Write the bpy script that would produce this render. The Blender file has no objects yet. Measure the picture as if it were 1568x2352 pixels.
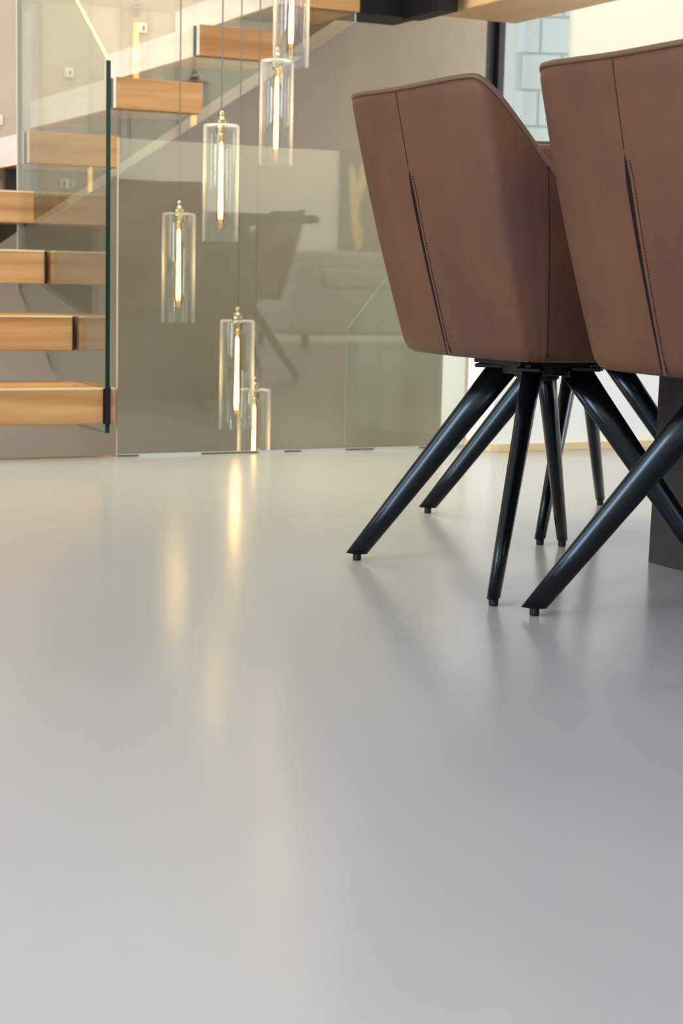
import bpy, bmesh, math, random
from mathutils import Vector, Matrix
from math import sin, cos, pi, radians
random.seed(7)
S = bpy.context.scene
C = S.collection

# ---------------------------------------------------------------- camera
cd = bpy.data.cameras.new('camera'); cam = bpy.data.objects.new('camera', cd); C.objects.link(cam)
RX, UP, FW = Vector((.8989, -.4375, .0227)), Vector((.0410, .1357, .9899)), Vector((.4362, .8889, -.1399))
M = Matrix.Identity(4)
for i in range(3):
    M[i][0], M[i][1], M[i][2] = RX[i], UP[i], -FW[i]
M[2][3] = .5
cam.matrix_world = M
cd.sensor_fit = 'VERTICAL'; cd.sensor_height = 36; cd.sensor_width = 24; cd.lens = 59.35
cd.clip_start = .02; cd.clip_end = 200
cd.dof.use_dof = True; cd.dof.focus_distance = 2.75; cd.dof.aperture_fstop = 9
S.camera = cam

# ---------------------------------------------------------------- light
W = bpy.data.worlds.new('daylight'); S.world = W; W.use_nodes = True
bgn = W.node_tree.nodes['Background']
bgn.inputs['Color'].default_value = (.80, .90, 1, 1); bgn.inputs['Strength'].default_value = 2.3

def area(name, loc, direction, sx, sy, power, col):
    l = bpy.data.lights.new(name, 'AREA'); l.shape = 'RECTANGLE'; l.size = sx; l.size_y = sy
    l.energy = power; l.color = col
    o = bpy.data.objects.new(name, l); C.objects.link(o); o.location = loc
    o.rotation_euler = Vector(direction).to_track_quat('-Z', 'Y').to_euler()
    return o
COOL = (.83, .905, 1.0); NEUT = (.97, .985, 1.0); WARM = (1.0, .86, .56)
area('daylight_left_window', (-3.9, 1.25, 1.35), (1, 0, -.03), 1.5, 2.2, 225, COOL)
area('daylight_left_window_far', (-3.9, 4.2, 1.45), (1, 0, -.05), 1.2, 2.3, 75, COOL)
area('daylight_rear_glazing', (1.5, -3.9, 1.45), (.05, 1, -.05), 5.0, 2.3, 50, COOL)
area('daylight_right_window', (7.4, 2.2, 1.45), (-1, 0, 0), 1.2, 2.2, 60, NEUT)
area('skylight', (2.4, 5.2, 4.35), (0, 0, -1), 3.6, 1.5, 170, (1.0, .97, .90))
area('rear_wall_fill', (5.6, -3.2, 2.66), (0, -.55, -1), 3.2, .3, 150, (1.0, .93, .68))  # added fill that brightens the rear wall mirrored in the glass panes
dl = area('ceiling_downlight_panel', (1.3, 3.85, 2.66), (0, 0, -1), 3.0, .3, 15, (1.0, .86, .40)); dl.data.spread = radians(90)
S.view_settings.view_transform = 'Standard'; S.view_settings.look = 'None'
S.view_settings.exposure = -0.28; S.view_settings.gamma = 1.0
S.view_settings.use_curve_mapping = False
S.cycles.max_bounces = 16; S.cycles.transmission_bounces = 16; S.cycles.transparent_max_bounces = 40; S.cycles.glossy_bounces = 5
S.cycles.sample_clamp_indirect = 6.0

# ---------------------------------------------------------------- materials
def lin(r, g, b):
    f = lambda c: (c / 255 / 12.92) if c / 255 <= .04045 else ((c / 255 + .055) / 1.055) ** 2.4
    return (f(r), f(g), f(b), 1)
def mat(name, col, rough=.5, metal=0, spec=.5, noise=None, bump=None, coat=0, emis=None):
    """principled; noise=(scale xyz, col2, detail) mixes a second colour; bump=(scale, strength, distance)"""
    m = bpy.data.materials.new(name); m.use_nodes = True; nt = m.node_tree; b = nt.nodes['Principled BSDF']
    b.inputs['Base Color'].default_value = col; b.inputs['Roughness'].default_value = rough
    b.inputs['Metallic'].default_value = metal; b.inputs['Specular IOR Level'].default_value = spec
    if coat: b.inputs['Coat Weight'].default_value = coat; b.inputs['Coat Roughness'].default_value = .15
    if emis: b.inputs['Emission Color'].default_value = emis[0]; b.inputs['Emission Strength'].default_value = emis[1]
    if noise or bump:
        tc = nt.nodes.new('ShaderNodeTexCoord')
    if noise:
        sc, c2, det = noise
        mp = nt.nodes.new('ShaderNodeMapping'); mp.inputs['Scale'].default_value = sc
        nz = nt.nodes.new('ShaderNodeTexNoise'); nz.inputs['Scale'].default_value = 1; nz.inputs['Detail'].default_value = det
        rp = nt.nodes.new('ShaderNodeValToRGB'); rp.color_ramp.elements[0].position = .36; rp.color_ramp.elements[1].position = .66
        rp.color_ramp.elements[0].color = col; rp.color_ramp.elements[1].color = c2
        nt.links.new(tc.outputs['Object'], mp.inputs[0]); nt.links.new(mp.outputs[0], nz.inputs['Vector'])
        nt.links.new(nz.outputs['Fac'], rp.inputs[0]); nt.links.new(rp.outputs[0], b.inputs['Base Color'])
    if bump:
        nz = nt.nodes.new('ShaderNodeTexNoise'); nz.inputs['Scale'].default_value = bump[0]; nz.inputs['Detail'].default_value = 4
        bp = nt.nodes.new('ShaderNodeBump'); bp.inputs['Strength'].default_value = bump[1]; bp.inputs['Distance'].default_value = bump[2]
        nt.links.new(tc.outputs['Object'], nz.inputs['Vector']); nt.links.new(nz.outputs['Fac'], bp.inputs['Height'])
        nt.links.new(bp.outputs[0], b.inputs['Normal'])
    return m
def glass(name, tint, ior=1.52, extra=0.0, rough=0.0, power=5, rim=0):
    """thin clear sheet: tinted see-through plus a Schlick mirror, the same for every ray"""
    m = bpy.data.materials.new(name); m.use_nodes = True; nt = m.node_tree; nt.nodes.clear()
    out = nt.nodes.new('ShaderNodeOutputMaterial'); mx = nt.nodes.new('ShaderNodeMixShader')
    tr = nt.nodes.new('ShaderNodeBsdfTransparent'); tr.inputs[0].default_value = tint
    gl = nt.nodes.new('ShaderNodeBsdfGlossy'); gl.inputs['Roughness'].default_value = rough
    lw = nt.nodes.new('ShaderNodeLayerWeight'); lw.inputs['Blend'].default_value = .5
    pw = nt.nodes.new('ShaderNodeMath'); pw.operation = 'POWER'; pw.inputs[1].default_value = power
    f0 = ((ior - 1) / (ior + 1)) ** 2 + extra
    ma = nt.nodes.new('ShaderNodeMath'); ma.operation = 'MULTIPLY_ADD'; ma.inputs[1].default_value = 1 - f0; ma.inputs[2].default_value = f0
    nt.links.new(lw.outputs['Facing'], pw.inputs[0]); nt.links.new(pw.outputs[0], ma.inputs[0])
    nt.links.new(ma.outputs[0], mx.inputs[0]); nt.links.new(tr.outputs[0], mx.inputs[1]); nt.links.new(gl.outputs[0], mx.inputs[2])
    if rim:                                                    # bright outline painted as white diffuse, in place of light caught at the edge
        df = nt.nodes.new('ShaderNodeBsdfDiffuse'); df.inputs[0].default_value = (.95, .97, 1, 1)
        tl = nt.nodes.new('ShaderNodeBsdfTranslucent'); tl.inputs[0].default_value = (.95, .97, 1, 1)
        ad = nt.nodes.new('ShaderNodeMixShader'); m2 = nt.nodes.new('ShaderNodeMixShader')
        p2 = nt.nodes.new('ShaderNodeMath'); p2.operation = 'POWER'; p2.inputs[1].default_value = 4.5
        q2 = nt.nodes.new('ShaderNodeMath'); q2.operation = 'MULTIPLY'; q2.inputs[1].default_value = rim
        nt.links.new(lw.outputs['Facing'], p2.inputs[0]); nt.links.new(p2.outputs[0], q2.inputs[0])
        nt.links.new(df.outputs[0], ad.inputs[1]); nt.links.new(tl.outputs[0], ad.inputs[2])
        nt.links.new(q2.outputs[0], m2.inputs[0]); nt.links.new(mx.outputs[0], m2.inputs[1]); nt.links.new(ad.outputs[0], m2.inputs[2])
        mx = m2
    nt.links.new(mx.outputs[0], out.inputs[0])
    return m
def emit(name, col, st):
    m = bpy.data.materials.new(name); m.use_nodes = True; nt = m.node_tree; nt.nodes.clear()
    out = nt.nodes.new('ShaderNodeOutputMaterial'); e = nt.nodes.new('ShaderNodeEmission')
    e.inputs[0].default_value = col; e.inputs[1].default_value = st; nt.links.new(e.outputs[0], out.inputs[0])
    return m
M_FLOOR = mat('poured_resin_floor', lin(171, 171, 172), .205, spec=.45, noise=((.9, .9, .9), lin(178, 178, 178), 6), bump=(1.6, .05, .02))
M_TAUPE = mat('taupe_clay_plaster', lin(180, 168, 153), .85, spec=.25, noise=((2.2, 2.2, 1.3), lin(192, 180, 164), 8), bump=(38, .25, .004))
M_WHITE = mat('white_wall_paint', lin(242, 242, 240), .6, spec=.3)
M_CREAM = mat('cream_wall_paint', lin(243, 237, 224), .7, spec=.3)
M_CEIL = mat('ceiling_paint', lin(236, 234, 228), .8, spec=.2)
M_OAK = mat('oiled_oak', lin(158, 108, 60), .42, noise=((1.4, 5, 22), lin(200, 156, 103), 9), bump=(60, .06, .002))
M_OAKTOP = mat('pale_oak', lin(226, 200, 160), .4, noise=((2, 5, 20), lin(216, 188, 146), 5))  # oak base, and the treads' painted chamfer highlight
M_BEAM = mat('light_oak', lin(230, 192, 138), .45, noise=((5, 2, 26), lin(222, 180, 124), 6))
M_PALE = mat('daylit_oak', lin(240, 233, 226), .4, noise=((5, 2, 30), lin(231, 223, 214), 6))  # oak with the left daylight painted in as a pale colour
M_STEEL = mat('dark_bronze_steel', lin(50, 42, 36), .5, spec=.4)
M_BLACK = mat('black_powder_coat', lin(9, 10, 13), .23, spec=.36)
M_BLACK.node_tree.nodes['Principled BSDF'].inputs['Specular Tint'].default_value = (.68, .85, 1, 1)
M_BLKPL = mat('black_metal_plate', lin(14, 14, 15), .55, spec=.3)
M_LEATH = mat('brown_leather', lin(94, 60, 42), .5, spec=.22, noise=((9, 9, 6), lin(80, 53, 41), 8), bump=(420, .3, .0014))
M_PIPE = mat('leather_piping', lin(92, 66, 46), .5)
M_SLIT = mat('slit_shade', lin(26, 17, 14), .8, spec=.1)  # painted shade inside the chair back's slit
M_STITCH = mat('brown_thread', lin(62, 38, 31), .8, spec=.1)
M_ANTH = mat('anthracite_ceramic', lin(44, 42, 39), .6, spec=.3, noise=((14, 14, 14), lin(52, 49, 45), 6))
M_PANE = glass('clear_float_glass', (.975, .992, .955, 1), extra=.036)
M_PANE2 = glass('green_float_glass', (.94, .975, .94, 1), ior=1.45)
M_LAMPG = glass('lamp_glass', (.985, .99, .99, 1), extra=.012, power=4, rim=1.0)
M_AMBER = glass('amber_bulb_glass', (1, .86, .58, 1), extra=.01)
M_EDGEG = mat('green_polished_glass_edge', lin(14, 46, 36), .3, spec=.25)
M_EDGEC = mat('cream_reflection_edge', lin(206, 184, 160), .3, spec=.4)  # cream reflection on the glass edge, put into its colour
M_EDGEY = mat('toplit_glass_edge', lin(176, 184, 140), .3, spec=.4)  # light from above on the top edge, put into its colour
M_EDGEM = mat('ground_glass_edge', lin(142, 140, 128), .4, spec=.3)
M_EDGEL = mat('pale_reflection_edge', lin(222, 228, 222), .2, spec=.6)  # bright reflection along the glass edge, painted as a pale colour
M_GLOW = emit('glowing_filament', (1, .66, .28, 1), 20)
M_BRASS = mat('brushed_nickel', lin(190, 178, 152), .22, metal=1)
M_CORD = mat('grey_fabric_cord', lin(120, 113, 106), .8)
M_SOFA = mat('pale_grey_upholstery', lin(196, 190, 178), .9, noise=((40, 40, 40), lin(186, 180, 168), 4))
M_GOLD = mat('gold_leaf', lin(222, 184, 92), .5, noise=((12, 12, 12), lin(236, 206, 128), 5))
M_CANV = mat('dark_canvas', lin(92, 86, 80), .8, noise=((5, 5, 5), lin(116, 108, 98), 6))
M_FRAME = mat('dark_window_frame', lin(38, 39, 41), .4)
M_TILE = mat('pale_facade_tile', lin(214, 218, 220), .6, noise=((3, 3, 3), lin(206, 211, 214), 4))
M_JOINT = mat('facade_joint', lin(186, 195, 199), .8)
M_ALU = mat('pale_aluminium', lin(190, 190, 184), .45)
M_RUBBER = mat('dark_gasket', lin(84, 76, 58), .7)
M_PLATE = mat('white_switch_plastic', lin(226, 222, 212), .4)

# ---------------------------------------------------------------- mesh helpers
def obj(name, bm, m, parent=None, smooth=False):
    me = bpy.data.meshes.new(name); bmesh.ops.recalc_face_normals(bm, faces=bm.faces[:])
    if smooth:
        for f in bm.faces: f.smooth = True
    bm.to_mesh(me); bm.free()
    for mm in (m if isinstance(m, (list, tuple)) else [m]): me.materials.append(mm)
    o = bpy.data.objects.new(name, me); C.objects.link(o)
    if parent: o.parent = parent
    return o
def box_bm(x0, x1, y0, y1, z0, z1, bev=0, seg=2, bm=None):
    b = bmesh.new()
    bmesh.ops.create_cube(b, size=1)
    for v in b.verts:
        v.co = Vector((x0 + (v.co.x + .5) * (x1 - x0), y0 + (v.co.y + .5) * (y1 - y0), z0 + (v.co.z + .5) * (z1 - z0)))
    if bev: bmesh.ops.bevel(b, geom=b.edges[:], offset=bev, segments=seg, profile=.5, affect='EDGES')
    if bm is None: return b
    t = bpy.data.meshes.new('t'); b.to_mesh(t); b.free(); bm.from_mesh(t); bpy.data.meshes.remove(t)
    return bm
def box(name, r, m, parent=None, bev=.0, seg=2):
    return obj(name, box_bm(*r, bev=bev, seg=seg), m, parent)
def struct(name, r, m, bev=0):
    o = box(name, r, m, bev=bev); o['kind'] = 'structure'; return o
def thing(name, label, cat, loc=(0, 0, 0), rotz=0, group=None):
    o = bpy.data.objects.new(name, None); C.objects.link(o); o.location = loc; o.rotation_euler = (0, 0, rotz)
    return tag(o, label, cat, group)
def tag(o, label, cat, group=None):
    o['label'] = label; o['category'] = cat
    if group: o['group'] = group
    return o
def lathe_bm(prof, n=32, cx=0, cy=0):
    """revolve (r, z) pairs round a vertical axis; r=0 ends close to a point"""
    bm = bmesh.new(); rings = []
    for r, z in prof:
        if r < 1e-6: rings.append([bm.verts.new((cx, cy, z))])
        else: rings.append([bm.verts.new((cx + r * cos(2 * pi * k / n), cy + r * sin(2 * pi * k / n), z)) for k in range(n)])
    for a, b in zip(rings, rings[1:]):
        for k in range(n):
            k2 = (k + 1) % n
            if len(a) == 1 and len(b) == 1: continue
            if len(a) == 1: bm.faces.new((a[0], b[k], b[k2]))
            elif len(b) == 1: bm.faces.new((a[k], a[k2], b[0]))
            else: bm.faces.new((a[k], a[k2], b[k2], b[k]))
    return bm
def tube_bm(pts, r, n=8, bm=None, cap=True):
    bm = bm or bmesh.new(); pts = [Vector(p) for p in pts]; rings = []
    for i, p in enumerate(pts):
        t = (pts[min(i + 1, len(pts) - 1)] - pts[max(i - 1, 0)]).normalized()
        a = Vector((0, 0, 1)) if abs(t.z) < .9 else Vector((1, 0, 0))
        u = t.cross(a).normalized(); w = t.cross(u).normalized()
        rr = r[i] if isinstance(r, (list, tuple)) else r
        rings.append([bm.verts.new(p + rr * (cos(2 * pi * k / n) * u + sin(2 * pi * k / n) * w)) for k in range(n)])
    for a, b in zip(rings, rings[1:]):
        for k in range(n): bm.faces.new((a[k], a[(k + 1) % n], b[(k + 1) % n], b[k]))
    if cap: bm.faces.new(rings[0]); bm.faces.new(rings[-1])
    return bm
def prism_bm(poly, axis, a0, a1):
    """poly in the two other axes (order kept), extruded along axis from a0 to a1; sheet faces get material 0, rim faces material 1"""
    bm = bmesh.new()
    def P(p, a):
        q = list(p); q.insert('xyz'.index(axis), a); return q
    A = [bm.verts.new(P(p, a0)) for p in poly]; B = [bm.verts.new(P(p, a1)) for p in poly]
    bm.faces.new(A); bm.faces.new(B); n = len(poly)
    for k in range(n):
        f = bm.faces.new((A[k], A[(k + 1) % n], B[(k + 1) % n], B[k])); f.material_index = 1
    return bm
def catmull(P, n):
    """resample control points (Vectors) to n points"""
    out = []; m = len(P) - 1
    for i in range(n):
        t = i / (n - 1) * m; k = min(int(t), m - 1); f = t - k
        p0, p1, p2, p3 = P[max(k - 1, 0)], P[k], P[k + 1], P[min(k + 2, m)]
        out.append(.5 * ((2 * p1) + (-p0 + p2) * f + (2 * p0 - 5 * p1 + 4 * p2 - p3) * f * f + (-p0 + 3 * p1 - 3 * p2 + p3) * f ** 3))
    return out

# ---------------------------------------------------------------- the room
GV = 4.317                                   # the line of the front balustrade, where the floor ends
struct('floor', (-4.2, 7.7, -4.2, GV - .012, -.28, 0), M_FLOOR)
struct('wall_back', (-4.2, 3.577, 6.06, 6.30, -2.9, 4.5), M_TAUPE)
struct('wall_back_right', (3.916, 7.55, 5.95, 5.975, -2.9, 4.5), M_CREAM)
struct('wall_back_outer', (4.40, 7.7, 6.06, 6.30, -2.9, 4.5), M_CREAM)
struct('wall_under_window', (3.577, 4.40, 6.06, 6.30, -2.9, .55), M_CREAM)
struct('wall_above_window', (3.577, 4.40, 6.06, 6.30, 2.45, 4.5), M_CREAM)
struct('wall_right', (7.55, 7.7, 3.2, 6.3, -2.9, 4.5), M_CREAM)
struct('wall_rear', (4.1, 7.7, -4.15, -4.0, 0, 2.7), M_CREAM)
struct('wall_rear_left', (-4.2, -1.1, -4.15, -4.0, 0, 2.7), M_CREAM)
struct('wall_gallery', (-4.2, 7.7, GV, GV + .12, 2.70, 4.5), M_CREAM)
struct('ceiling', (-4.2, 7.7, -4.2, GV, 2.70, 2.95), M_CEIL)
struct('ceiling_stairwell', (-4.2, 7.7, GV, 6.3, 4.5, 4.6), M_CEIL)
struct('floor_basement', (-4.2, 7.7, 3.0, 6.3, -3.0, -2.9), M_TAUPE)
struct('wall_stairwell_front', (-4.2, 7.7, GV - .2, GV - .03, -2.9, -.28), M_TAUPE)
struct('wall_low', (2.519, 7.55, 4.165, 4.466, 0, .84), M_WHITE, bev=.004)
# oak base of the low wall, its free corner rounded
bm = bmesh.new(); rr = .05
outl = [(7.5, 4.150), (2.506 + rr, 4.150)] + [(2.506 + rr - rr * sin(t), 4.150 + rr - rr * cos(t)) for t in (.4, .8, 1.2, pi / 2)] + [(2.506, 4.30), (2.519, 4.30), (2.519, 4.165), (7.5, 4.165)]
pb = prism_bm(outl, 'z', .0005, .022)
o = obj('baseboard_low_wall', pb, [M_OAKTOP, M_OAKTOP]); o['kind'] = 'structure'
# floor edge: oak lip under the stairs, pale channel with dark packers under the glass
struct('trim_1', (-3.8, 1.432, GV - .012, GV + .010, -.05, .0015), M_OAK)
ch = struct('trim_2', (1.444, 2.517, GV - .012, GV - .0075, -.05, .006), M_ALU)
for x, w in ((1.44, .06), (1.68, .17), (1.93, .05), (2.12, .09), (2.36, .06)):
    box('packer', (x, x + w, GV - .0135, GV - .0122, .0003, .0042), M_RUBBER, ch)

# window in the back wall
w1 = box('window_1', (3.577, 3.618, 6.10, 6.20, .55, 2.45), M_FRAME, bev=.003); w1['kind'] = 'structure'
box('frame_rebate', (3.620, 3.652, 6.12, 6.19, .55, 2.45), M_FRAME, w1, bev=.003)
box('sash_stile', (3.654, 3.685, 6.09, 6.18, .55, 2.45), M_FRAME, w1, bev=.004)
box('sash_rail', (3.685, 4.40, 6.09, 6.18, 2.40, 2.45), M_FRAME, w1, bev=.004)
box('window_sill', (3.577, 4.40, 6.06, 6.30, .55, .585), M_ALU, w1)
box('pane', (3.685, 4.40, 6.13, 6.14, .585, 2.40), M_PANE, w1)

# left glazing, out of view: sill, header and mullions around the daylight
struct('wall_left', (-4.2, -4.05, -4.2, 6.3, 0, .25), M_CREAM)
struct('wall_left_header', (-4.2, -4.05, -4.2, 6.3, 2.6, 4.5), M_CREAM)

# neighbour's clad house seen through the window, turned square to the view
hs = thing('clad_house', 'pale clad house wall of staggered slabs seen through the window', 'building', (4.9, 7.93, 0), -.456)
box('wall', (-.9, 1.5, .03, .25, -1, 3.2), M_JOINT, hs)
tw, th = .219, .191
for r in range(-2, 6):
    z0 = 1.880 + (r - 4) * th
    for k in range(-1, 6):
        x0 = k * tw + (0 if r % 2 == 0 else .10)
        xa = max(x0, -.036)
        if x0 + tw < 0.02: continue
        t = box('facade_tile', (xa + .006, x0 + tw - .006, .021, .03, z0 + .006, z0 + th - .006), M_TILE, hs, bev=.002)
box('corner_board', (-.30, -.035, -.05, .028, -1, 3.2), M_ALU, hs)

# ---------------------------------------------------------------- staircase
G, RI, TH = .273, .1795, .0952
st = thing('floating_staircase', 'oak staircase of thick floating treads turning beside glass panels', 'staircase', (0, 0, 0))
def tread_lower(k):
    v = 4.2744 + (k - 1) * G; z = .1864 + (k - 1) * RI
    t = box('tread', (.49, 1.393, v, v + .288, z - TH, z), M_OAK, st, bev=.0025)
    box('front_highlight', (.49, 1.393, v - .0012, v + .004, z - .004, z + .0012), M_OAKTOP, t)  # paler strip, the chamfer's highlight put into its colour
    box('end_board', (1.409, 1.4225, v, v + .288, z - TH, z), M_OAK, t, bev=.002)
    box('groove_seal', (1.3890, 1.3945, v - .003, v - .0002, z - TH + .001, z - .001), M_BLKPL, t)
    box('end_highlight', (1.409, 1.4225, v - .0012, v + .004, z - .004, z + .0012), M_OAKTOP, t)
for k in (1, 2, 3): tread_lower(k)
ld = box('landing_tread', (.49, 1.4389, 5.1059, 6.056, .7248 - TH, .7248), M_OAK, st, bev=.0025)
box('front_highlight', (.49, 1.4389, 5.1047, 5.110, .7208, .7260), M_OAKTOP, ld)  # painted chamfer highlight along the landing
for k in range(5, 12):
    u1 = 1.4389 + (k - 4) * G; u0 = u1 - .29; z = .7248 + (k - 4) * RI
    t = box('tread', (u0 + .004, u1, 5.140, 6.056, z - TH, z), M_OAK, st, bev=.002)
    box('daylit_front', (u0, u0 + .0038, 5.140, 6.056, z - TH + .0015, z - .0005), M_PALE, t)  # pale facing, strong window light put into its colour
    box('end_board', (u0 + .004, u1, 5.1059, 5.122, z - TH, z), M_OAK, t, bev=.002)
    box('groove_seal', (u0 - .002, u0 - .0002, 5.1365, 5.146, z - TH + .002, z - .001), M_BLKPL, t)
    box('front_edge', (u0, u0 + .0038, 5.1065, 5.122, z - TH + .0015, z - .0005), M_PALE, t)  # near-end strip with the same painted daylight
# saw-tooth steel stringer under the upper flight
lo = lambda u: .581 + (u - 1.437) * .676
poly = [(1.06, lo(1.06)), (3.30, lo(3.30)), (3.30, 1.4389 * 0 + .7248 + 7 * RI - TH)]
for k in range(11, 4, -1):
    u1 = 1.4389 + (k - 4) * G; zb = .7248 + (k - 4) * RI - TH
    if u1 > 3.30: u1 = 3.30
    if k < 11: poly.append((u1, zb))
    poly.append((max(1.4389 + (k - 5) * G - .0, 1.06), zb))
poly.append((1.4389, .7248 - TH)); poly.append((1.06, .7248 - TH))
pp = []
for q in poly:
    if not pp or (abs(q[0] - pp[-1][0]) + abs(q[1] - pp[-1][1])) > 1e-4: pp.append(q)
obj('stringer', prism_bm(pp, 'y', 5.44, 5.47), [M_STEEL, M_STEEL], st)

# glass panels
def panel(name, poly, axis, a0, a1, edge, label):
    o = obj(name, prism_bm(poly, axis, a0, a1), [M_PANE, edge])
    return tag(o, label, 'glass panel')
lp = panel('glass_panel', [(4.2735, .067), (4.55, .067), (5.128, .43), (5.128, 1.60), (4.2735, 1.027)], 'x', 1.395, 1.407, M_EDGEM,
           'glass side panel of the lower steps with dark green front edge')
# top and far edges of that panel, their reflected light painted on, and the black clamp profile at the lowest step
obj('edge_glint', prism_bm([(4.2735, 1.0275), (5.128, 1.6005), (5.128, 1.6030), (4.2735, 1.0300)], 'x', 1.3955, 1.4065), [M_EDGEY, M_EDGEY], lp)
obj('edge_glint', box_bm(1.3955, 1.4065, 5.1285, 5.140, .43, 1.60), M_EDGEL, lp)
obj('front_edge', box_bm(1.395, 1.407, 4.2722, 4.2733, .067, 1.027), M_EDGEG, lp)
obj('clamp_profile', box_bm(1.3935, 1.4085, 4.2665, 4.2720, .090, .190, bev=.001), M_BLKPL, lp)
panel('glass_panel', [(1.4105, .592), (2.527, 1.318), (2.527, 2.30), (1.4105, 1.60)], 'y', 5.125, 5.137, M_EDGEL,
      'sloping glass panel along the upper flight of oak treads')
fb = panel('glass_panel', [(1.442, -.05), (2.517, -.05), (2.517, .838), (1.442, .838)], 'y', GV - .007, GV + .007, M_EDGEC,
      'wide low glass panel at the floor edge in front of the hanging pendants')
pd = panel('glass_panel', [(2.262, -1.2), (2.60, -1.2), (2.60, .72), (2.395, .494), (2.262, .335)], 'y', 4.596, 4.604, M_EDGEM,
      'glass panel with a slanted corner behind the floor-edge glass, left of the white wall')
pd.data.materials[0] = M_PANE2

# step lights in the back wall
for x, z, l in ((2.116, 1.373, 'small white square step light on back wall, highest one'), (1.838, 1.195, 'small white square step light on back wall, seen just below the sloping glass edge'),
                (1.577, 1.011, 'small white square step light on back wall, at the left picture edge'), (.97, .80, 'small white square step light above the landing, seen only mirrored in glass')):
    t = thing('step_light', l, 'light', (x, 6.06, z), group='step lights along the stair wall')
    box('cover_plate', (-.016, .016, -.008, 0, -.017, .017), M_PLATE, t, bev=.002)
    box('light_slot', (-.001, .005, -.0086, -.0080, -.009, .007), M_FRAME, t)

# black landing edge and the oak beam beside it
bl = thing('landing_edge', 'black steel landing edge at the top of the stairs beside the highest visible tread', 'landing', (0, 0, 0))
box('fascia', (2.535, 2.76, 5.112, 5.30, 1.346, 1.52), M_BLKPL, bl, bev=.003)
box('side_fascia', (2.690, 2.76, 4.86, 5.110, 1.338, 1.52), M_BLKPL, bl, bev=.003)
bo = box('oak_beam', (2.80, 3.10, 3.95, 5.06, 1.352, 1.72), M_BEAM, bev=.004)
tag(bo, 'oak beam overhead between the black landing edge and the window', 'beam')

# ---------------------------------------------------------------- pendants
def pendant(x, y, ztop, zbot, label, ceil=4.5):
    t = thing('pendant_lamp', label, 'lamp', (x, y, zbot), group='glass cylinder pendants in the stairwell')
    h = ztop - zbot; R = .0505
    # open-bottom glass cylinder with shoulder and a real wall
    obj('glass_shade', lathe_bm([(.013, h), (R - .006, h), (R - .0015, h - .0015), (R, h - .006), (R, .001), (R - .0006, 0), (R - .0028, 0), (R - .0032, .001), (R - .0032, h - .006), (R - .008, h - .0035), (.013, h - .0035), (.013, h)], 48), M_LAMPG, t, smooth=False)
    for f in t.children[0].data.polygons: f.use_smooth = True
    cap = obj('lamp_cap', lathe_bm([(0, h + .037), (.006, h + .037), (.0075, h + .033), (.0075, h + .026), (.006, h + .024), (.010, h + .020), (.0155, h + .013), (.0165, h + .008), (.0165, h), (.0178, h - .001), (.0178, h - .011), (.0155, h - .013), (.0155, h - .024), (.0120, h - .028), (0, h - .028)], 32), M_BRASS, t, smooth=True)
    b = obj('bulb', lathe_bm([(.0075, h - .028), (.0085, h - .045), (.0135, h - .056), (.0138, h - .10), (.0138, h - .258), (.011, h - .268), (.0045, h - .276), (0, h - .279)], 24), M_AMBER, t, smooth=True)
    f = bmesh.new()
    for k in range(4):
        a = k * pi / 2 + .5; r0 = .0042
        pts = [(r0 * .4 * cos(a), r0 * .4 * sin(a), h - .048), (r0 * cos(a), r0 * sin(a), h - .060), (r0 * 1.15 * cos(a), r0 * 1.15 * sin(a), h - .16), (r0 * 1.4 * cos(a), r0 * 1.4 * sin(a), h - .235), (r0 * 1.2 * cos(a), r0 * 1.2 * sin(a), h - .262)]
        tube_bm(pts, [.0012, .0016, .0017, .0022, .0016], 6, f)
    obj('filament', f, M_GLOW, b)
    pl = bpy.data.lights.new('bulb_light', 'POINT'); pl.energy = 0.6; pl.color = (1.0, .80, .48); pl.shadow_soft_size = .004
    po = bpy.data.objects.new('bulb_light', pl); C.objects.link(po); po.parent = t; po.location = (0, 0, h - .16)
    obj('cord', lathe_bm([(.0021, h + .037), (.0021, ceil - zbot - .02)], 8), M_CORD, t)
    obj('ceiling_rose', lathe_bm([(0, ceil - zbot), (.045, ceil - zbot), (.045, ceil - zbot - .02), (.01, ceil - zbot - .03), (0, ceil - zbot - .03)], 24), M_BRASS, t, smooth=False)
pendant(1.830, 4.896, .670, .339, 'clear glass cylinder pendant, leftmost, hanging beside the green glass edge')
pendant(1.816, 4.525, .907, .582, 'clear glass cylinder pendant crossing the top edge of the low glass panel')
pendant(2.097, 4.783, 1.130, .821, 'clear glass cylinder pendant hanging just under the topmost pendant, partly overlapped')
pendant(1.900, 4.590, .358, .040, 'clear glass cylinder pendant, second lowest, right of the leftmost one')
pendant(2.037, 4.778, .142, -.190, 'lowest clear glass pendant, its bottom sunk below the floor edge')
pendant(2.000, 4.468, 1.400, 1.074, 'topmost clear glass cylinder pendant cut by the picture top')

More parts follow.
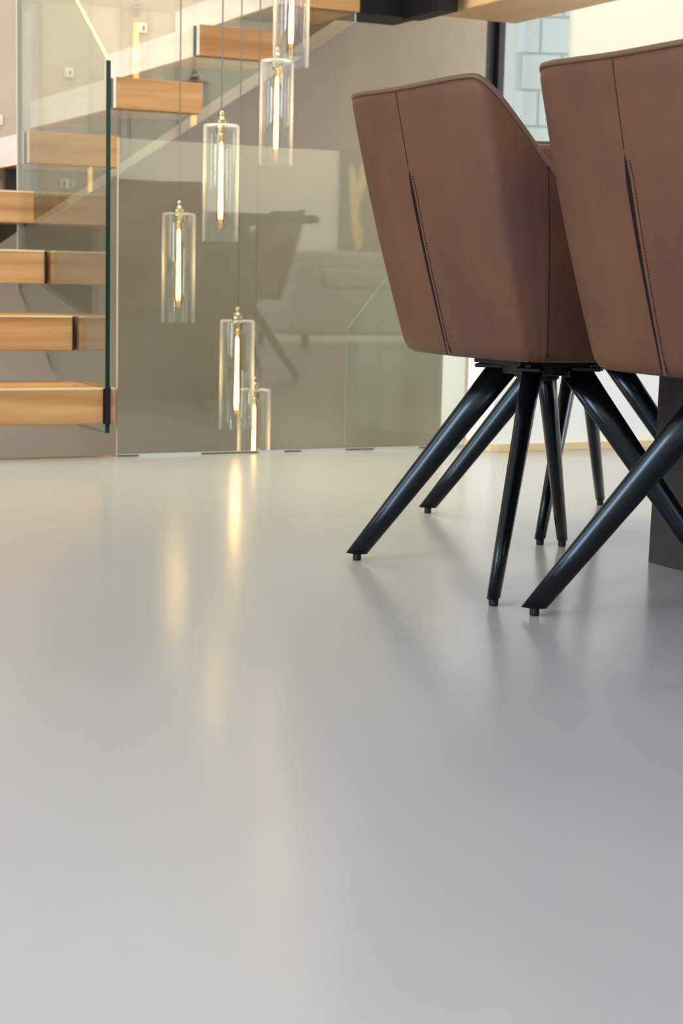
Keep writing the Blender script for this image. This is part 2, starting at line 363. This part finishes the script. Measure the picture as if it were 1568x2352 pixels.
# ---------------------------------------------------------------- chairs
TOP = [(-.292, 0, .787), (-.288, .09, .789), (-.276, .165, .792), (-.263, .199, .788), (-.236, .213, .763), (-.19, .226, .708), (-.15, .235, .657), (-.09, .242, .603), (0, .246, .567), (.10, .244, .545), (.17, .238, .52), (.20, .230, .47)]
BOT = [(-.180, 0, .371), (-.176, .07, .371), (-.168, .132, .371), (-.155, .178, .371), (-.140, .192, .371), (-.13, .197, .371), (-.12, .20, .371), (-.07, .207, .371), (0, .21, .371), (.09, .208, .371), (.16, .20, .371), (.19, .19, .371)]
def mirror(P):
    P = [Vector(p) for p in P]
    return [Vector((p.x, -p.y, p.z)) for p in reversed(P[1:])] + P
NS = 93
RIM = catmull(mirror(TOP), NS); BASE = catmull(mirror(BOT), NS)
def inward(i):
    a, b = RIM[max(i - 1, 0)], RIM[min(i + 1, NS - 1)]
    t = Vector((b.x - a.x, b.y - a.y, 0)).normalized()
    n = Vector((-t.y, t.x, 0))
    c = Vector((0, 0, 0)) - Vector((RIM[i].x, RIM[i].y, 0))
    return n if n.dot(c) > 0 else -n
IN = [inward(i) for i in range(NS)]
def skin(i, t, off=0.0):
    """point on the outer leather, t=0 bottom .. 1 rim, off > 0 outward"""
    p = BASE[i].lerp(RIM[i], t); bul = .006 * sin(pi * t)
    return p - IN[i] * (off + bul)
def at(sy, t, off=0.0):
    """outer leather point at fractional index"""
    k = int(math.floor(sy)); f = sy - k
    return skin(k, t, off).lerp(skin(min(k + 1, NS - 1), t, off), f)
def make_shell():
    bm = bmesh.new(); rows = []
    def row(fn): rows.append([bm.verts.new(fn(i)) for i in range(NS)])
    row(lambda i: BASE[i] + IN[i] * .045 - Vector((0, 0, .002)))
    row(lambda i: BASE[i] + IN[i] * .014 - Vector((0, 0, .001)))
    row(lambda i: BASE[i] + IN[i] * .004 + Vector((0, 0, .004)))
    row(lambda i: skin(i, .035, -.0008))
    for t in (.06, .12, .2, .3, .4, .5, .6, .7, .8, .88, .94, .97): row(lambda i: skin(i, t))
    row(lambda i: skin(i, .99, -.0025)); row(lambda i: RIM[i] + IN[i] * .007)
    for a, b in zip(rows, rows[1:]):
        for i in range(NS - 1): bm.faces.new((a[i], a[i + 1], b[i + 1], b[i]))
    bm.faces.new(rows[0])
    return bm
def make_inner():
    bm = bmesh.new(); rows = []
    def f(i, t, off):
        s = abs(i - (NS - 1) / 2) / 6.0
        ch = .004 * abs(sin(pi * s)) if abs(i - (NS - 1) / 2) < 27 else .004
        p = BASE[i].lerp(RIM[i], t); q = p + IN[i] * (off + ch * min(1, (1 - t) * 12)); return q
    prof = [(.995, .0075), (.998, .014), (.99, .024), (.965, .031), (.9, .035), (.75, .038), (.55, .040), (.35, .042), (.22, .045)]
    for t, off in prof: rows.append([bm.verts.new(f(i, t, off)) for i in range(NS)])
    for a, b in zip(rows, rows[1:]):
        for i in range(NS - 1): bm.faces.new((a[i], a[i + 1], b[i + 1], b[i]))
    return bm
def make_seat():
    bm = bmesh.new(); rings = []; n = 40
    for z, k in ((.385, .90), (.395, .97), (.42, 1), (.45, 1), (.462, .97), (.470, .90), (.474, .7)):
        rg = []
        for j in range(n):
            a = 2 * pi * j / n; e = .35
            cx = math.copysign(abs(cos(a)) ** e, cos(a)); cy = math.copysign(abs(sin(a)) ** e, sin(a))
            rg.append(bm.verts.new((.045 + .19 * k * cx, .168 * k * cy, z)))
        rings.append(rg)
    for a, b in zip(rings, rings[1:]):
        for j in range(n): bm.faces.new((a[j], a[(j + 1) % n], b[(j + 1) % n], b[j]))
    bm.faces.new(rings[0]); bm.faces.new(rings[-1])
    return bm
MID = (NS - 1) / 2
SEAMI = [i for i in range(NS) if abs(abs(i - MID) - 6 * (NS - 1) / 22) < .6]
def make_legs(base):
    d = .312
    for k in range(4):
        a = pi / 4 + k * pi / 2; r = Vector((cos(a), sin(a), 0)); s = Vector((-sin(a), cos(a), 0))
        p0 = r * .060 + Vector((0, 0, .350)); p1 = r * .312 + Vector((0, 0, .012)); ax = (p1 - p0).normalized(); w = ax.cross(s).normalized()
        bm = bmesh.new(); rings = []; n = 20
        for f in (0, .25, .5, .75, 1):
            c = p0.lerp(p1, f); la = (.049 * (1 - f) + .031 * f) / 2; sa = (.033 * (1 - f) + .020 * f) / 2
            rg = []
            for j in range(n):
                q = c + w * la * cos(2 * pi * j / n) + s * sa * sin(2 * pi * j / n)
                if f == 1: q = q + ax * ((.012 - q.z) / ax.z)      # foot cut level with the floor
                if f == 0: q = q + ax * ((.350 - q.z) / ax.z)
                rg.append(bm.verts.new(q))
            rings.append(rg)
        for x, y in zip(rings, rings[1:]):
            for j in range(n): bm.faces.new((x[j], x[(j + 1) % n], y[(j + 1) % n], y[j])).smooth = True
        bm.faces.new(rings[0]); bm.faces.new(rings[-1])
        lg = obj('leg', bm, M_BLACK, base)
        g = r * .311
        obj('glide', lathe_bm([(0, .0), (.0065, .0), (.0075, .002), (.0075, .013), (0, .013)], 14, g.x, g.y), M_BLKPL, lg)
def make_chair(label, loc, rot, shell_rot=0.0):
    t = thing('dining_chair', label, 'chair', loc, rot, 'brown leather swivel chairs at the table')
    def sh(name, bm, m, parent=t, smooth=True):
        if parent is t: bm.transform(Matrix.Rotation(shell_rot, 4, 'Z'))
        elif shell_rot: bm.transform(Matrix.Rotation(shell_rot, 4, 'Z'))
        return obj(name, bm, m, parent, smooth)
    shell = sh('shell', make_shell(), M_LEATH)
    sh('inner_padding', make_inner(), M_LEATH)
    sh('seat_cushion', make_seat(), M_LEATH)
    sh('piping', tube_bm([RIM[i] + IN[i] * .0045 + Vector((0, 0, .0015)) for i in range(NS)], .0042, 8), M_PIPE)
    # centre-back seam: stitched above, dark sheet for the open slit's shade and a folded lip below
    bm = bmesh.new()
    for k in range(34):
        ta = .995 - k * .0082; tb = ta - .0062
        tube_bm([at(MID, ta, .0006), at(MID, tb, .0003)], .0007, 5, bm)
    sh('stitching', bm, M_STITCH, shell)
    bm = bmesh.new(); L = []; Rr = []
    n = 40; ti = lambda k: .705 - .700 * k / (n - 1)
    for k in range(n):
        f = k / (n - 1); w = .0088 * (min(1, f / .12) ** .8) * (1 - .72 * f)
        L.append(at(MID, ti(k), .0007) + Vector((0, w * .55, 0))); Rr.append(at(MID, ti(k), .0007) - Vector((0, w * .55, 0)))
    for k in range(n - 1):
        q = [L[k], L[k + 1], Rr[k + 1], Rr[k]]; bm.faces.new([bm.verts.new(p) for p in q])
    bmesh.ops.remove_doubles(bm, verts=bm.verts[:], dist=1e-6)
    sh('back_slit_shade', bm, M_SLIT, shell, False)
    bm = bmesh.new(); A = []; B = []; D = []
    for k in range(n):
        f = k / (n - 1); w0 = .0088 * (min(1, f / .12) ** .8) * (1 - .72 * f) * .55; w1 = w0 + .0062 * min(1, f / .08)
        A.append(at(MID, ti(k), .0002) - Vector((0, w0, 0))); B.append(at(MID, ti(k), .0011 * min(1, f / .1)) - Vector((0, w0 + .0022, 0))); D.append(at(MID, ti(k), .0002) - Vector((0, w1, 0)))
    va, vb, vd = [[bm.verts.new(p) for p in X] for X in (A, B, D)]
    for k in range(n - 1):
        bm.faces.new((va[k], va[k + 1], vb[k + 1], vb[k])); bm.faces.new((vb[k], vb[k + 1], vd[k + 1], vd[k]))
    sh('slit_lip', bm, M_LEATH, shell)
    bm = bmesh.new()
    for k in range(0, 64):
        f = .03 + .95 * k / 64; t0 = .705 - .700 * f; t1 = .705 - .700 * (f + .008)
        w = .0088 * (min(1, f / .12) ** .8) * (1 - .72 * f) * .55 + .0070
        tube_bm([at(MID, t0, .0005) - Vector((0, w, 0)), at(MID, t1, .0005) - Vector((0, w, 0))], .0007, 4, bm)
    sh('stitching', bm, M_STITCH, shell)
    for i in (MID - 24.2, MID + 24.2):                         # upright seams where back meets arms
        sh('arm_seam', tube_bm([at(i, .02 + .97 * k / 24, -.0004) for k in range(25)], .0012, 6), M_STITCH, shell)
    # swivel base
    pl = bmesh.new(); box_bm(-.086, .086, -.070, .070, .3565, .3700, bev=.002, bm=pl)
    sh('seat_plate', pl, M_BLKPL, t, False)
    b2 = obj('swivel_base', lathe_bm([(0, .330), (.030, .330), (.034, .334), (.034, .338), (.062, .341), (.062, .3562), (0, .3562)], 28), M_BLKPL, t)
    for k in range(4):
        a = pi / 4 + k * pi / 2
        q = box_bm(.03, .106, -.021, .021, .3485, .3545, bev=.0015); box_bm(.090, .102, -.006, .006, .3545, .3605, bev=.001, bm=q); box_bm(.045, .058, -.030, -.018, .337, .349, bev=.001, bm=q)
        q.transform(Matrix.Rotation(a, 4, 'Z')); obj('mounting_arm', q, M_BLKPL, t)
    make_legs(t)
    return t
TILT = radians(2.0)
c1 = make_chair('brown leather swivel chair left of the front one, its whole back in view', (1.548, 2.413, 0), TILT)
c2 = make_chair('brown leather swivel chair in front, cut off by the right picture edge', (1.582, 1.886, 0), TILT, radians(1.5))
c3 = make_chair('brown leather chair at the table head, facing forward behind the other two', (1.950, 2.890, 0), radians(-90))
c4 = make_chair('brown leather chair across the table, seen only mirrored in the low glass', (3.12, 1.08, 0), radians(180))

# ---------------------------------------------------------------- table
tb = thing('dining_table', 'dining table on dark anthracite slab legs behind the front leather chair', 'table', (0, 0, 0))
box('tabletop', (1.73, 2.86, .15, 2.55, .692, .722), M_ANTH, tb, bev=.006)
for v0, v1 in ((1.98, 2.438), (.35, .81)):
    obj('pedestal', prism_bm([(v0 + .03, .692), (v1 - .012, .692), (v1, 0), (v0, 0)], 'x', 1.811, 2.62), [M_ANTH, M_ANTH], tb)

# ---------------------------------------------------------------- behind the camera: seen mirrored in the glass
sf = thing('sofa', 'pale grey upholstered sofa against the rear wall, mirrored in the glass', 'sofa', (5.7, -2.2, 0))
box('seat_base', (-1.0, 1.0, -.45, .42, .08, .40), M_SOFA, sf, bev=.04, seg=4)
for x in (-.98, .78): box('armrest', (x, x + .20, -.45, .45, .08, .56), M_SOFA, sf, bev=.05, seg=4)
box('backrest', (-.78, .78, -.47, -.25, .38, .66), M_SOFA, sf, bev=.06, seg=4)
for x in (-.76, .01): box('seat_cushion', (x, x + .75, -.25, .44, .40, .53), M_SOFA, sf, bev=.05, seg=4)
for x in (-.9, .86):
    for y in (-.4, .36): box('leg', (x, x + .04, y, y + .04, 0, .08), M_BLACK, sf)
pc = thing('wall_picture', 'dark abstract picture with gold strokes on rear wall, mirrored in the glass', 'picture', (6.11, -3.99, 0))
box('canvas', (0, .75, -.008, .025, .57, 1.50), M_CANV, pc)
bm = bmesh.new()
for (x0, z0, x1, z1, w) in ((.09, 1.38, .14, .78, .045), (.20, 1.40, .15, 1.05, .04), (.13, .95, .17, .70, .05), (.48, 1.35, .44, .85, .06)):
    tube_bm([(x0, .026, z0), ((x0 + x1) / 2 + .015, .028, (z0 + z1) / 2), (x1, .026, z1)], [w * .5, w, w * .35], 8, bm)
for v in bm.verts: v.co.y = .0255 + (v.co.y - .0255) * .02
obj('gold_strokes', bm, M_GOLD, pc)
